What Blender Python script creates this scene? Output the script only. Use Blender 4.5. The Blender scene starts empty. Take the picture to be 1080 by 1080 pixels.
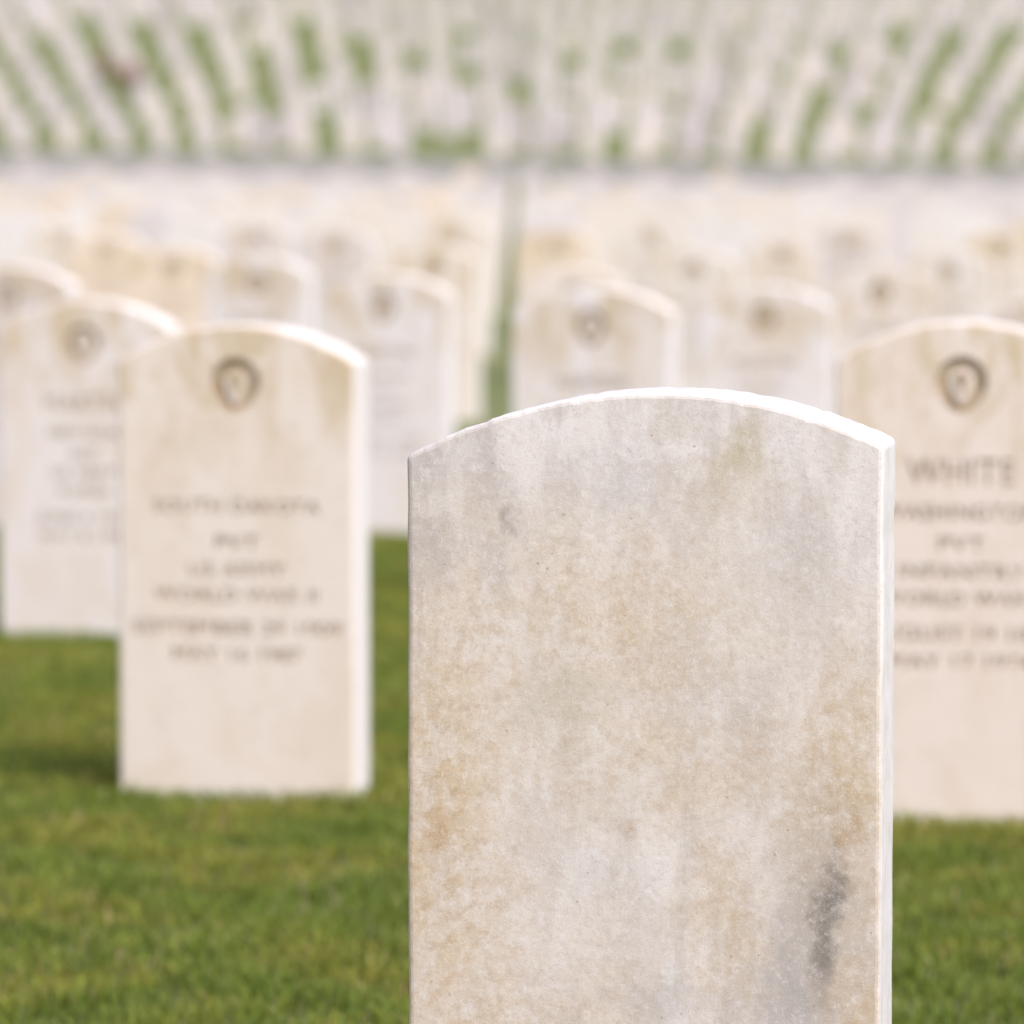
import bpy, bmesh, math, random
import numpy as np
from mathutils import Vector, Matrix
random.seed(7); rng=np.random.default_rng(11)
scene=bpy.context.scene
col=scene.collection

# ---------------------------------------------------------------- helpers
def sstep(a,b,x):
    t=np.clip((np.asarray(x,dtype=float)-a)/(b-a),0,1); return t*t*(3-2*t)
PY=[-400,0,13,64,70,75,96,140,260,420,3000]
PZ=[0,0,0,.70,1.36,1.60,4.87,8.15,17.0,22.0,22.0]
def zg(x,y):
    z=np.interp(y,PY,PZ)
    z=z-0.016*np.clip(x,-45,45)*sstep(20,70,y)
    return z

class NT:
    def __init__(s,mat):
        mat.use_nodes=True; s.t=mat.node_tree; s.t.nodes.clear()
    def n(s,typ,ins=None,**props):
        nd=s.t.nodes.new(typ)
        for k,v in props.items(): setattr(nd,k,v)
        for k,v in (ins or {}).items():
            if isinstance(v,bpy.types.NodeSocket): s.t.links.new(v,nd.inputs[k])
            else: nd.inputs[k].default_value=v
        return nd
    def math(s,op,a,b=0.0,clamp=False):
        return s.n('ShaderNodeMath',{0:a,1:b},operation=op,use_clamp=clamp).outputs[0]
    def vm(s,op,a,b):
        return s.n('ShaderNodeVectorMath',{0:a,1:b},operation=op)
    def noise(s,vec,scale,detail=4,rough=.55,dist=0):
        return s.n('ShaderNodeTexNoise',{'Vector':vec,'Scale':scale,'Detail':detail,'Roughness':rough,'Distortion':dist})
    def mr(s,v,a,b,c=0,d=1):
        return s.n('ShaderNodeMapRange',{0:v,1:a,2:b,3:c,4:d},interpolation_type='SMOOTHSTEP').outputs[0]
    def mix(s,f,a,b,mode='MIX'):
        nd=s.n('ShaderNodeMix',data_type='RGBA',blend_type=mode)
        for i,v in ((0,f),(6,a),(7,b)):
            if isinstance(v,bpy.types.NodeSocket): s.t.links.new(v,nd.inputs[i])
            else: nd.inputs[i].default_value=v
        return nd.outputs[2]
def C(r,g,b): return (r,g,b,1)

# ---------------------------------------------------------------- materials
def front_marble():
    m=bpy.data.materials.new('weathered_marble'); N=NT(m)
    P=N.n('ShaderNodeTexCoord').outputs['Object']
    dn=N.noise(P,16,4,.65)
    off=N.vm('MULTIPLY',N.vm('SUBTRACT',dn.outputs['Color'],(.5,.5,.5)).outputs[0],(.07,.0,.09)).outputs[0]
    Q=N.vm('ADD',P,off).outputs[0]
    def blob(cx,cz,rx,rz,soft=.0):
        a=N.vm('SUBTRACT',Q,(cx,0,cz)).outputs[0]
        a=N.vm('MULTIPLY',a,(1/rx,0,1/rz)).outputs[0]
        l=N.vm('LENGTH',a,(0,0,0)).outputs['Value']
        return N.mr(l,1.0,soft,0,1)
    streak=N.vm('MULTIPLY',P,(1,1,.26)).outputs[0]
    st=N.noise(streak,26,5,.62,.3).outputs[0]
    mid=N.noise(P,30,7,.70,.3).outputs[0]
    spk=N.noise(P,105,6,.75,.2).outputs[0]
    fine=N.noise(P,230,4,.7).outputs[0]
    grain=N.noise(P,800,2,.6).outputs[0]
    c=N.mix(N.mr(st,.40,.60),C(.83,.785,.765),C(.72,.665,.63))
    c=N.mix(N.mr(mid,.50,.62,0,.8),c,C(.865,.835,.825))
    g=N.mr(N.noise(streak,10,7,.66,.9).outputs[0],.48,.62,0,.78)
    c=N.mix(g,c,C(.56,.525,.52))
    for x,z,rx,rz,w in [(-.02,.615,.05,.035,.45),(.09,.56,.05,.05,.4),(-.155,.60,.04,.06,.4),(.03,.16,.07,.05,.45),(.04,.47,.04,.07,.35),(.08,.42,.03,.06,.35),(-.03,.33,.04,.05,.25)]:
        b=N.math('MULTIPLY',blob(x,z,rx*1.3,rz*1.3),N.mr(mid,.36,.56,.4,1))
        c=N.mix(N.math('MULTIPLY',b,w),c,C(.49,.465,.465))
    zones=[(-.15,.36,.085,.22,.95),(-.12,.17,.10,.13,.95),(-.13,.49,.07,.09,.75),(-.02,.51,.13,.09,.65),(.02,.42,.15,.07,.55),(.14,.39,.055,.12,.9),(.06,.31,.04,.12,.6),(.15,.20,.035,.14,.8),(.06,.60,.05,.04,.4),(-.03,.22,.05,.12,.45),(-.10,.58,.08,.04,.3)]
    acc=None
    for x,z,rx,rz,w in zones:
        b=N.math('MULTIPLY',blob(x,z,rx*1.45,rz*1.45),w)
        acc=b if acc is None else N.math('MAXIMUM',acc,b)
    och=N.math('MULTIPLY',acc,N.mr(mid,.34,.60,.42,1),True)
    c=N.mix(och,c,C(.665,.53,.355))
    och2=N.math('MULTIPLY',acc,N.mr(spk,.49,.62),True)
    c=N.mix(N.math('MULTIPLY',och2,.50,True),c,C(.50,.335,.175))
    wht=N.mr(spk,.45,.36,0,.45)
    c=N.mix(wht,c,C(.84,.80,.78))
    for x,z,rx,rz,w,cc in [(.070,.632,.022,.026,.60,C(.43,.37,.18)),
                           (.050,.600,.02,.04,.3,C(.47,.39,.22)),
                           (-.153,.560,.028,.032,.5,C(.42,.38,.36)),
                           (-.06,.455,.05,.045,.45,C(.47,.41,.29)),
                           (-.02,.40,.04,.03,.3,C(.48,.43,.33)),
                           (.122,.330,.034,.10,.5,C(.38,.34,.31)),
                           (.105,.262,.03,.065,.55,C(.38,.35,.33)),
                           (.128,.318,.011,.055,.80,C(.17,.155,.15)),
                           (.133,.28,.010,.035,.65,C(.18,.16,.15)),
                           (-.089,.583,.007,.012,.6,C(.28,.23,.20)),
                           (-.013,.37,.010,.012,.5,C(.42,.27,.15)),
                           (.01,.245,.05,.02,.35,C(.42,.39,.37)),
                           (-.13,.16,.025,.035,.6,C(.46,.27,.12)),
                           (-.145,.37,.02,.03,.4,C(.48,.31,.16)),
                           (.14,.365,.012,.014,.55,C(.44,.26,.12))]:
        b=blob(x,z,rx*1.3,rz*1.3)
        b=N.math('MULTIPLY',b,N.mr(mid,.36,.56,.4,1))
        c=N.mix(N.math('MULTIPLY',b,w),c,cc)
    c=N.mix(N.mr(fine,.52,.68,0,.30),c,C(.90,.87,.86))
    c=N.mix(N.mr(fine,.48,.34,0,.28),c,C(.52,.44,.38))
    c=N.mix(N.mr(grain,.56,.70,0,.25),c,C(.96,.94,.94))
    c=N.mix(N.mr(grain,.44,.32,0,.24),c,C(.44,.38,.34))
    vor=N.n('ShaderNodeTexVoronoi',{'Vector':P,'Scale':95.0})
    pit=N.mr(vor.outputs['Distance'],.13,.04,0,1)
    pit=N.math('MULTIPLY',pit,N.mr(N.noise(P,30,2).outputs[0],.52,.62))
    c=N.mix(N.math('MULTIPLY',pit,.55),c,C(.34,.23,.15))
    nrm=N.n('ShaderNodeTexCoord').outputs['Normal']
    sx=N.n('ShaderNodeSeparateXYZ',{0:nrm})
    side=N.mr(sx.outputs[1],-.85,-.35,0,.9)  # top and side faces coloured paler, painting in their brighter light
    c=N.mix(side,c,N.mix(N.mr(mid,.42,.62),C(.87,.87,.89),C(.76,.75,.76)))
    h=N.math('ADD',N.math('MULTIPLY',fine,.5),N.math('MULTIPLY',grain,.15))
    h=N.math('ADD',h,N.math('MULTIPLY',mid,1.1))
    bp=N.n('ShaderNodeBump',{'Strength':.32,'Distance':.0014,'Height':h})
    b=N.n('ShaderNodeBsdfPrincipled',{'Base Color':c,'Roughness':.5,'Normal':bp.outputs[0]})
    b.inputs['Specular IOR Level'].default_value=.35
    N.n('ShaderNodeOutputMaterial',{0:b.outputs[0]})
    return m

def plain_marble(name,attr=False):
    m=bpy.data.materials.new(name); N=NT(m)
    G=N.n('ShaderNodeNewGeometry').outputs['Position']
    P=N.vm('MULTIPLY',G,(1,1,.45)).outputs[0]
    TC=N.n('ShaderNodeTexCoord').outputs['Object']
    st=N.noise(P,11,4,.6,.4).outputs[0]; mid=N.noise(G,42,4,.65).outputs[0]
    if attr:
        base=N.n('ShaderNodeAttribute',attribute_name='tint').outputs['Color']
    else:
        base=N.n('ShaderNodeObjectInfo').outputs['Color']
    c=N.mix(N.mr(st,.44,.64,0,.38),base,C(.77,.65,.51),'MIX')
    c=N.mix(N.mr(mid,.55,.75,0,.3),c,C(.55,.44,.32))
    if not attr:
        sep=N.n('ShaderNodeSeparateXYZ',{0:TC})
        top=N.mr(sep.outputs[2],.36,.62,0,1)
        wn=N.mr(N.noise(P,15,6,.68,.8).outputs[0],.42,.58,0,.72)
        c=N.mix(N.math('MULTIPLY',top,wn),c,C(.62,.49,.29))
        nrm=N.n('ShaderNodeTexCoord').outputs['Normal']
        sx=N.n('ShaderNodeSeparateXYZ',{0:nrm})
        side=N.mr(sx.outputs[1],-.85,-.35,0,.8)  # faces turned away from the front get paler colour for brighter light
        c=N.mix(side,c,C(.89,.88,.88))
    bp=N.n('ShaderNodeBump',{'Strength':.4,'Distance':.002,'Height':mid})
    b=N.n('ShaderNodeBsdfPrincipled',{'Base Color':c,'Roughness':.65,'Normal':bp.outputs[0]})
    b.inputs['Specular IOR Level'].default_value=.3
    N.n('ShaderNodeOutputMaterial',{0:b.outputs[0]})
    return m

def simple(name,c1,c2,scale,rough=.8,bump=.01):
    m=bpy.data.materials.new(name); N=NT(m)
    G=N.n('ShaderNodeNewGeometry').outputs['Position']
    n=N.noise(G,scale,5,.65).outputs[0]
    c=N.mix(N.mr(n,.38,.62),c1,c2)
    bp=N.n('ShaderNodeBump',{'Strength':.5,'Distance':bump,'Height':n})
    b=N.n('ShaderNodeBsdfPrincipled',{'Base Color':c,'Roughness':rough,'Normal':bp.outputs[0]})
    N.n('ShaderNodeOutputMaterial',{0:b.outputs[0]})
    return m

def ground_mat():
    m=bpy.data.materials.new('lawn_ground'); N=NT(m)
    G=N.n('ShaderNodeNewGeometry').outputs['Position']
    a=N.noise(G,1.3,4,.6).outputs[0]; b_=N.noise(G,60,3,.7).outputs[0]
    c=N.mix(N.mr(a,.38,.62),C(.16,.21,.060),C(.23,.25,.11))
    c=N.mix(N.mr(b_,.45,.7,0,.5),c,C(.09,.115,.03))
    bp=N.n('ShaderNodeBump',{'Strength':.8,'Distance':.02,'Height':b_})
    b=N.n('ShaderNodeBsdfPrincipled',{'Base Color':c,'Roughness':.9,'Normal':bp.outputs[0]})
    N.n('ShaderNodeOutputMaterial',{0:b.outputs[0]})
    return m

def grass_mat():
    m=bpy.data.materials.new('grass_blades'); N=NT(m)
    G=N.n('ShaderNodeNewGeometry').outputs['Position']
    at=N.n('ShaderNodeAttribute',attribute_name='tint').outputs['Color']
    a=N.noise(G,3.6,4,.6).outputs[0]
    c=N.mix(N.mr(a,.42,.60,0,.9),at,N.mix(1.0,at,C(1.55,1.2,1.35),'MULTIPLY'))
    a2=N.noise(G,10,4,.65).outputs[0]
    c=N.mix(N.mr(a2,.50,.66,0,.55),c,N.mix(1.0,c,C(.55,.66,.62),'MULTIPLY'))
    d=N.n('ShaderNodeBsdfPrincipled',{'Base Color':c,'Roughness':.6})
    d.inputs['Specular IOR Level'].default_value=.25
    t=N.n('ShaderNodeBsdfTranslucent',{'Color':c})
    mx=N.n('ShaderNodeMixShader',{0:.30,1:d.outputs[0],2:t.outputs[0]})
    N.n('ShaderNodeOutputMaterial',{0:mx.outputs[0]})
    return m

M_front=front_marble(); M_near=plain_marble('aged_marble'); M_far=plain_marble('far_marble',True)
M_eng=simple('engraved_marble',C(.42,.32,.21),C(.62,.51,.40),38,bump=.002)  # darker tan in the cut letters paints in their shadow
M_rec=simple('recess_shade_tint',C(.40,.29,.16),C(.60,.49,.35),50,bump=.002)  # brown puts the shadow of the emblem recess into its colour
M_ground=ground_mat(); M_grass=grass_mat()
M_road=simple('asphalt',C(.22,.21,.22),C(.27,.26,.27),8)
M_kerb=simple('kerb_concrete',C(.45,.44,.43),C(.37,.36,.35),10)

# ---------------------------------------------------------------- headstones
def outline(w,hl,hr,rise,seg,base=-.12,jit=0):
    L=[]
    for i in range(seg+1):
        t=i/seg; x=w/2-w*t
        zc=hr+(hl-hr)*t
        R=(w*w/4+rise*rise)/(2*rise)
        z=zc+math.sqrt(max(R*R-x*x,0))-(R-rise)
        L.append((x,z))
    S=24 if jit else 1
    right=[(w/2,base+(hr-base)*k/S) for k in range(1,S)]
    left=[(-w/2,hl+(base-hl)*k/S) for k in range(1,S)]
    pts=[(-w/2,base),(w/2,base)]+right+L+left
    if jit:
        pts=[(x+random.gauss(0,jit),z+random.gauss(0,jit)) for x,z in pts]
    return pts
def stone_bm(w,th,hl,hr,rise,seg,bev,bseg=3,jit=0):
    bm=bmesh.new()
    o=outline(w,hl,hr,rise,seg,jit=jit)
    f=[bm.verts.new((x,-th/2,z)) for x,z in o]
    k=[bm.verts.new((x,th/2,z)) for x,z in o]
    bm.faces.new(f); bm.faces.new(k[::-1])
    n=len(o)
    for i in range(n):
        bm.faces.new((f[(i+1)%n],f[i],k[i],k[(i+1)%n]))
    bmesh.ops.recalc_face_normals(bm,faces=bm.faces)
    if bev>0:
        es=[e for e in bm.edges if any(len(fc.verts)>6 for fc in e.link_faces)]
        for e in bm.edges:
            if e not in es:
                a,b=e.verts
                if abs(abs(a.co.x)-w/2)<.002 and a.co.z>min(hl,hr)-.004 and a.co.z<max(hl,hr)+.004: es.append(e)
        bmesh.ops.bevel(bm,geom=es,offset=bev,segments=bseg,profile=.5,affect='EDGES',clamp_overlap=True)
    return bm
def to_mesh(bm,name):
    me=bpy.data.meshes.new(name); bm.to_mesh(me); bm.free(); return me

def text_mesh(lines,th):
    objs=[]
    for txt,z,h,wd in lines:
        cu=bpy.data.curves.new('t','FONT'); cu.body=txt; cu.align_x='CENTER'; cu.align_y='CENTER'
        cu.size=h/.70; cu.extrude=.003; cu.offset=.0003; cu.resolution_u=3; cu.space_character=1.08
        ob=bpy.data.objects.new('t',cu); col.objects.link(ob)
        ob.location=(0,-th/2,z); ob.rotation_euler=(math.pi/2,0,0)
        bpy.context.view_layer.update()
        if ob.dimensions.x>0 and wd: ob.scale.x=wd/ob.dimensions.x
        bpy.context.view_layer.update()
        me=bpy.data.meshes.new_from_object(ob.evaluated_get(bpy.context.evaluated_depsgraph_get()))
        me.transform(ob.matrix_world)
        bpy.data.objects.remove(ob); objs.append(me)
    return objs
def emblem_bm(th,zc,r=.033):
    bm=bmesh.new(); n=40
    def prism(pts,y0,y1):
        a=[bm.verts.new((x,y0,z)) for x,z in pts]; b=[bm.verts.new((x,y1,z)) for x,z in pts]
        bm.faces.new(a); bm.faces.new(b[::-1]); m=len(pts)
        for i in range(m): bm.faces.new((a[(i+1)%m],a[i],b[i],b[(i+1)%m]))
    pts=[]
    for i in range(n):
        a=2*math.pi*i/n; rr=r*(1.0+.22*max(0,-math.sin(a))**5)
        pts.append((rr*math.cos(a),zc+rr*math.sin(a)))
    prism(pts,-th/2-.004,-th/2+.008)
    return bm
def carve(me,lines,zc,th):
    ob=bpy.data.objects.new('tmp',me); col.objects.link(ob)
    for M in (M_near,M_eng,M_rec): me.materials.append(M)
    bm=emblem_bm(th,zc); bmesh.ops.recalc_face_normals(bm,faces=bm.faces)
    ems=to_mesh(bm,'e')
    cut=[ems]+text_mesh(lines,th)
    for c in cut:
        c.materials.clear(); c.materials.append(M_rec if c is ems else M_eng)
        for p in c.polygons: p.material_index=0
        co=bpy.data.objects.new('c',c); col.objects.link(co)
        md=ob.modifiers.new('b','BOOLEAN'); md.object=co; md.operation='DIFFERENCE'; md.solver='EXACT'
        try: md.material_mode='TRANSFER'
        except Exception: pass
        if c is not ems: md.use_self=True
        bpy.context.view_layer.update()
        new=bpy.data.meshes.new_from_object(ob.evaluated_get(bpy.context.evaluated_depsgraph_get()))
        ob.modifiers.clear()
        if len(new.polygons)>20: ob.data=new
        bpy.data.objects.remove(co)
    me=ob.data; bpy.data.objects.remove(ob)
    bm=bmesh.new(); bm.from_mesh(me)
    def prism(pts,y0,y1,mi):
        a=[bm.verts.new((x,y0,z)) for x,z in pts]; b=[bm.verts.new((x,y1,z)) for x,z in pts]
        fs=[bm.faces.new(a)]; m=len(pts)
        for i in range(m): fs.append(bm.faces.new((a[(i+1)%m],a[i],b[i],b[(i+1)%m])))
        bmesh.ops.recalc_face_normals(bm,faces=fs)
        for f in fs: f.material_index=mi
    blb=[]
    for i in range(28):
        a=2*math.pi*i/28; s=math.sin(a)
        blb.append((.0175*math.cos(a)*(1-.35*max(0,-s)),zc+.002+(.017*s if s>0 else .032*s)))
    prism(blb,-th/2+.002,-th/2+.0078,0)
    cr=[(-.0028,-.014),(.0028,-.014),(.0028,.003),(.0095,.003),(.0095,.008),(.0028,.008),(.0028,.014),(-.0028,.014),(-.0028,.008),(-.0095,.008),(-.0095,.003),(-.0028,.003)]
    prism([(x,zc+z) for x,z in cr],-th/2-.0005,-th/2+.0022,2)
    return to_mesh(bm,'headstone_mesh')

W=.330; TH=.100
def build(lines,height=.650,rise=.050):
    sh=height-rise
    me=to_mesh(stone_bm(W,TH,sh,sh,rise,32,.005,2),'hs')
    m=carve(me,lines,height-.078,TH)
    if len(m.materials)==0:
        for M in (M_near,M_eng,M_rec): m.materials.append(M)
    return m
mesh_L=build([('SOUTH DAKOTA',.402,.019,.232),('PVT',.353,.019,.060),('US ARMY',.316,.019,.135),('WORLD WAR II',.281,.019,.228),('SEPTEMBER 29 1909',.236,.019,.292),('MAY 16 1987',.200,.019,.180)])
mesh_R=build([('WHITE',.452,.034,.140),('WASHINGTON',.400,.020,.205),('PVT',.359,.019,.060),('INFANTRY',.322,.019,.165),('WORLD WAR I',.287,.019,.205),('AUGUST 19 1894',.241,.019,.245),('MAY 17 1974',.204,.019,.185)])
mesh_A=build([('MARTIN',.455,.030,.150),('NEVADA',.400,.019,.135),('SGT',.360,.019,.055),('US ARMY',.325,.019,.130),('KOREA',.290,.019,.100),('JUNE 4 1922',.240,.019,.18),('MAY 8 1981',.205,.019,.17)])
mesh_B=build([('HANSEN',.455,.030,.150),('CALIFORNIA',.400,.019,.195),('S1 US NAVY',.360,.019,.16),('WORLD WAR II',.323,.019,.22),('MARCH 11 1918',.265,.019,.235),('JULY 2 1979',.230,.019,.18)])

def place(me,x,y,rot=8,dz=0,color=(.84,.76,.68),tilt=0,roll=0,name='headstone'):
    ob=bpy.data.objects.new(name,me); col.objects.link(ob)
    ob.location=(x,y,float(zg(x,y))+dz)
    ob.rotation_euler=(math.radians(tilt),math.radians(roll),math.radians(-rot))
    ob.color=(*color,1); return ob

fm=to_mesh(stone_bm(.3357,TH,.630,.640,.0405,72,.0038,3,jit=.00030),'headstone_front_mesh')
fm.materials.append(M_front)
place(fm,.0930,3.02,rot=9.6,dz=.0)
place(mesh_L,-.380,5.83,9.5,color=(.87,.79,.71))
place(mesh_R,.580,5.60,8.5,dz=.010,color=(.87,.78,.70))
place(mesh_A,-1.345,6.05,8,color=(.86,.79,.73)); place(mesh_B,1.535,5.4,8)
cream=[(.87,.82,.78),(.86,.81,.78),(.88,.85,.84),(.86,.79,.72),(.76,.72,.74),(.87,.75,.63)]
for x,y,dz,c in [(-.815,8.05,-.012,1),(.150,8.75,0,2),(1.11,8.5,0,4),(-1.77,8.3,0,0),(2.07,8.3,0,1)]:
    place(random.choice([mesh_A,mesh_B]),x,y,9+random.uniform(-1,2),dz=dz,color=cream[c])
for x,y,dz,c in [(-.335,10.6,0,2),(.605,10.6,-.028,2),(-1.29,10.8,.02,4),(1.56,10.5,0,3),(-2.2,10.6,0,0),(2.5,10.6,0,0)]:
    place(random.choice([mesh_A,mesh_B]),x,y,9+random.uniform(-2,2),dz=dz,color=cream[c])
r=0
y=13.2
while y<21.5:
    off=.15 if r%2==0 else -.33
    for k in range(-4,5):
        x=off+k*.96+random.uniform(-.015,.015)
        place(random.choice([mesh_A,mesh_B]),x,y+random.uniform(-.12,.12),8+random.uniform(-3,3),dz=random.uniform(-.03,.015),color=random.choice(cream))
    r+=1; y+=2.6

def mass(name,items):
    o=[(x,z) for x,z in outline(W,.60,.60,.05,10)]
    n=len(o); base=np.array([(x,-TH/2,z) for x,z in o]+[(x,TH/2,z) for x,z in o])
    V=[];F=[];T=[]
    for i,(x,y,z,rot,s,c) in enumerate(items):
        a=-math.radians(rot); ca,sa=math.cos(a),math.sin(a)
        b=base.copy(); b[:,2]*=s
        xx=b[:,0]*ca-b[:,1]*sa+x; yy=b[:,0]*sa+b[:,1]*ca+y; zz=b[:,2]+z
        V+=list(zip(xx.tolist(),yy.tolist(),zz.tolist()))
        k=i*2*n
        F.append(tuple(range(k,k+n))); F.append(tuple(range(k+2*n-1,k+n-1,-1)))
        for j in range(n): F.append((k+(j+1)%n,k+j,k+n+j,k+n+(j+1)%n))
        T+= [(*c,1)]*(2*n)
    me=bpy.data.meshes.new(name); me.from_pydata(V,[],F); me.update()
    at=me.color_attributes.new('tint','FLOAT_COLOR','POINT')
    at.data.foreach_set('color',np.array(T,dtype=np.float32).ravel())
    me.materials.append(M_far)
    ob=bpy.data.objects.new(name,me); col.objects.link(ob); return ob
items=[]
while y<65.5:
    off=.15 if r%2==0 else -.33
    half=int((y*.16+3)/.96)
    for k in range(-half,half+1):
        if random.random()<.02: continue
        x=off+k*.96+random.uniform(-.02,.02); yy=y+random.uniform(-.1,.1)
        c=random.choice(cream)
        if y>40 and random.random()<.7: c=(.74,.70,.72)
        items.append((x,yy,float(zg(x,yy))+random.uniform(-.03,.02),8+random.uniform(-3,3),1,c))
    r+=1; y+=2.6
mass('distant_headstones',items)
items=[]
y=76.4; r=0
haze_lilac=[(.82,.78,.79),(.78,.73,.75),(.84,.78,.75),(.72,.68,.71),(.62,.58,.61)]  # grey-lilac stone colours with distance haze painted in
while y<176:
    # the rows fan out as they climb the slope
    climb=(float(zg(0,y))-.8)/y
    pitch=y*(.0109+.060*(climb-.0105))
    half=int((y*.16+5)/pitch)
    for k in range(-half,half+1):
        if random.random()<.03: continue
        x=(k+.45)*pitch
        side=abs(x)/y
        items.append((x+random.uniform(-.05,.05),y+random.uniform(-.08,.08),float(zg(x,y))+random.uniform(-.12,.0),8+random.uniform(-3,3),1,random.choice(haze_lilac)))
        p=float(1-sstep(.03,.11,side+(.015 if x<0 else 0)))
        up=float(sstep(92,104,y))
        if random.random()<max(up*.9, (.9 if (r+k)%3==0 else .38)*p+.03):
            x2=x+pitch*.5+random.uniform(-.06,.06)
            items.append((x2,y+.9,float(zg(x2,y+.9))-.10,8+random.uniform(-3,3),1,random.choice(haze_lilac)))
    y+=2.45; r+=1
mass('hillside_headstones',items)

# ---------------------------------------------------------------- terrain
xs=np.unique(np.concatenate([np.linspace(-1500,-100,12),np.linspace(-100,100,41),np.linspace(100,1500,12)]))
ys=np.unique(np.concatenate([np.array(PY,dtype=float),np.linspace(-50,20,29),np.linspace(20,110,91),np.linspace(110,430,65),np.linspace(430,3000,10)]))
X,Y=np.meshgrid(xs,ys); Z=zg(X,Y)
me=bpy.data.meshes.new('ground')
V=np.stack([X.ravel(),Y.ravel(),Z.ravel()],1); nx=len(xs); ny=len(ys)
F=[(j*nx+i,j*nx+i+1,(j+1)*nx+i+1,(j+1)*nx+i) for j in range(ny-1) for i in range(nx-1)]
me.from_pydata(V.tolist(),[],F); me.materials.append(M_ground)
col.objects.link(bpy.data.objects.new('ground',me))
def strip(name,y0,y1,dz,mat,kerbh=0,parent=None):
    xr=[v for v in xs if -100<=v<=100]
    yr=[y0]+[v for v in ys if y0<v<y1]+[y1]
    V=[];F=[]
    if kerbh:
        for x in xr:
            a=float(zg(x,y0)); b=float(zg(x,y1))
            V+=[(x,y0,a-.05),(x,y0,a+kerbh),(x,y1,b+kerbh),(x,y1,b-.05)]
        for i in range(len(xr)-1):
            for k in range(3): F.append((i*4+k,(i+1)*4+k,(i+1)*4+k+1,i*4+k+1))
    else:
        for yv in yr:
            for x in xr: V.append((x,yv,float(zg(x,yv))+dz))
        m=len(xr)
        F=[(j*m+i,j*m+i+1,(j+1)*m+i+1,(j+1)*m+i) for j in range(len(yr)-1) for i in range(m-1)]
    me=bpy.data.meshes.new(name); me.from_pydata(V,[],F); me.materials.append(mat)
    ob=bpy.data.objects.new(name,me); col.objects.link(ob)
    if parent: ob.parent=parent
    return ob
road=strip('road',70.2,74.8,.006,M_road)
strip('kerb_near',70.0,70.2,0,M_kerb,.12,road); strip('kerb_far',74.8,75.0,0,M_kerb,.12,road)

# ---------------------------------------------------------------- grass
def tile(n,size,seed):
    g=np.random.default_rng(seed)
    cx=g.uniform(0,size,n); cy=g.uniform(0,size,n)
    h=g.uniform(.010,.026,n)*(1+.3*np.sin(cx*25+seed)*np.cos(cy*25)); w=g.uniform(.0009,.0018,n)
    a=g.uniform(0,2*np.pi,n); lean=g.uniform(.1,1.1,n)*h; la=g.uniform(0,2*np.pi,n)
    dx=np.cos(a)*w; dy=np.sin(a)*w; lx=np.cos(la)*lean; ly=np.sin(la)*lean
    v=np.zeros((n,5,3))
    v[:,0]=np.stack([cx-dx,cy-dy,0*h-.002],1); v[:,1]=np.stack([cx+dx,cy+dy,0*h-.002],1)
    v[:,2]=np.stack([cx+dx*.8+lx*.35,cy+dy*.8+ly*.35,h*.6],1); v[:,3]=np.stack([cx-dx*.8+lx*.35,cy-dy*.8+ly*.35,h*.6],1)
    v[:,4]=np.stack([cx+lx,cy+ly,h],1)
    pal=np.array([(.185,.265,.040),(.235,.305,.046),(.145,.215,.034),(.27,.315,.06),(.42,.37,.19)])
    ci=g.choice(5,n,p=[.33,.30,.21,.12,.04]); c=pal[ci]*g.uniform(.8,1.2,(n,1))
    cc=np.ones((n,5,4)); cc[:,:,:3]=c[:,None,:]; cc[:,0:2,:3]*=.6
    F=[]
    for k in (np.arange(n)*5).tolist(): F.append((k,k+1,k+2,k+3)); F.append((k+3,k+2,k+4))
    me=bpy.data.meshes.new('grass_tile'); me.from_pydata(v.reshape(-1,3).tolist(),[],F)
    at=me.color_attributes.new('tint','FLOAT_COLOR','POINT'); at.data.foreach_set('color',cc.astype(np.float32).ravel())
    me.materials.append(M_grass); return me
S=.5
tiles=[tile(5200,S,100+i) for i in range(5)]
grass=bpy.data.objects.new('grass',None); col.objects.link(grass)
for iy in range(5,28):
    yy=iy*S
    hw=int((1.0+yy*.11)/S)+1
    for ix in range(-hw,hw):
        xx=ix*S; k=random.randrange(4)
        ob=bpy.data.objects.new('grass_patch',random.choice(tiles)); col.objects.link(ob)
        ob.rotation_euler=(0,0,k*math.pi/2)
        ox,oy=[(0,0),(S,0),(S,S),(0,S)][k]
        ob.location=(xx+ox,yy+oy,float(zg(xx+S/2,yy+S/2))); ob.parent=grass

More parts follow.
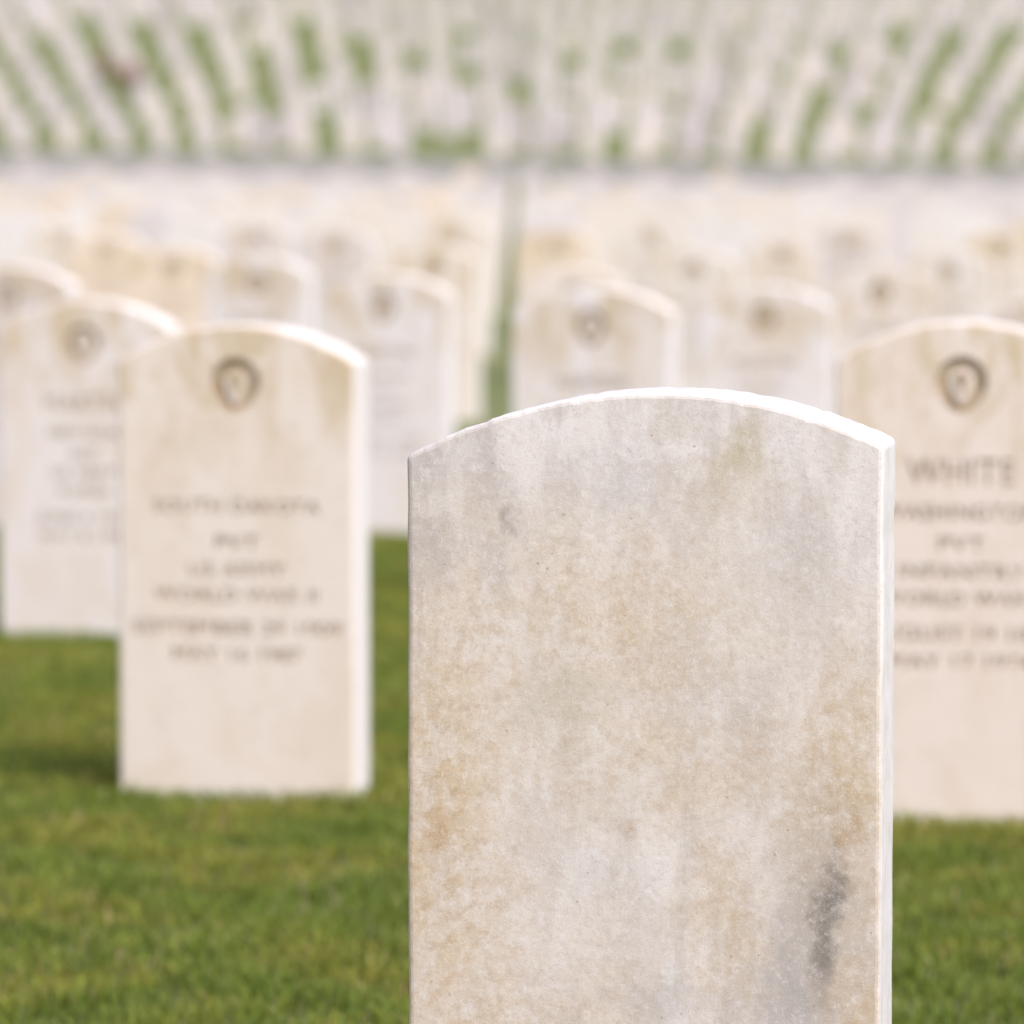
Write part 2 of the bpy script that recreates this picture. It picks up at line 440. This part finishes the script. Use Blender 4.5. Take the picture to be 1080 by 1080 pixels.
# ---------------------------------------------------------------- red flowers on the hillside
def flowers(x,y):
    bm=bmesh.new(); z0=float(zg(x,y))
    for i in range(22):
        a=random.uniform(0,6.28); rr=random.uniform(0,.22); h=random.uniform(.35,.7)
        px,py=x+rr*math.cos(a),y+rr*math.sin(a)
        bmesh.ops.create_cone(bm,segments=5,radius1=.006,radius2=.005,depth=h,matrix=Matrix.Translation((px,py,z0+h/2)))
        s=bmesh.ops.create_icosphere(bm,subdivisions=1,radius=random.uniform(.04,.07),matrix=Matrix.Translation((px,py,z0+h)))
        for v in s['verts']:
            v.co+=Vector([random.uniform(-.015,.015) for _ in range(3)])
            for f in v.link_faces: f.material_index=1
    me=to_mesh(bm,'flowers'); me.materials.append(simple('stems',C(.05,.09,.02),C(.08,.12,.03),20)); me.materials.append(simple('petals',C(.34,.10,.12),C(.26,.07,.09),20))
    ob=bpy.data.objects.new('flower_bouquet',me); col.objects.link(ob)
flowers(-8.25,84.6); flowers(-7.6,83.4)

# ---------------------------------------------------------------- light
w=bpy.data.worlds.new('World'); scene.world=w; w.use_nodes=True
nt=w.node_tree; bg=nt.nodes['Background']
sky=nt.nodes.new('ShaderNodeTexSky'); sky.sky_type='NISHITA'; sky.sun_disc=False
EL,AZ=50,138
sky.sun_elevation=math.radians(EL); sky.sun_rotation=math.radians(AZ)
sky.dust_density=3; sky.air_density=1
hs=nt.nodes.new('ShaderNodeHueSaturation'); hs.inputs['Saturation'].default_value=.28
mx=nt.nodes.new('ShaderNodeMix'); mx.data_type='RGBA'; mx.blend_type='MULTIPLY'; mx.inputs[0].default_value=1
mx.inputs[7].default_value=(1.06,.97,1.08,1)
nt.links.new(sky.outputs[0],hs.inputs['Color']); nt.links.new(hs.outputs[0],mx.inputs[6]); nt.links.new(mx.outputs[2],bg.inputs[0]); bg.inputs[1].default_value=.15
sl=bpy.data.lights.new('sun','SUN'); sl.energy=2.9; sl.angle=math.radians(34); sl.color=(1,.968,.93)
so=bpy.data.objects.new('sun',sl); col.objects.link(so)
d=Vector((math.sin(math.radians(AZ))*math.cos(math.radians(EL)),math.cos(math.radians(AZ))*math.cos(math.radians(EL)),math.sin(math.radians(EL))))
so.rotation_euler=d.to_track_quat('Z','Y').to_euler()

# ---------------------------------------------------------------- camera
cd=bpy.data.cameras.new('camera'); cam=bpy.data.objects.new('camera',cd); col.objects.link(cam)
cd.sensor_width=36; cd.lens=150; cd.clip_start=.1; cd.clip_end=5000
cam.location=(0,0,.8)
cam.rotation_euler=(math.radians(90-4.0),0,math.radians(.13))
cd.dof.use_dof=True; cd.dof.focus_distance=2.97; cd.dof.aperture_fstop=6.8
scene.camera=cam
scene.view_settings.view_transform='Standard'; scene.view_settings.look='None'; scene.view_settings.exposure=0
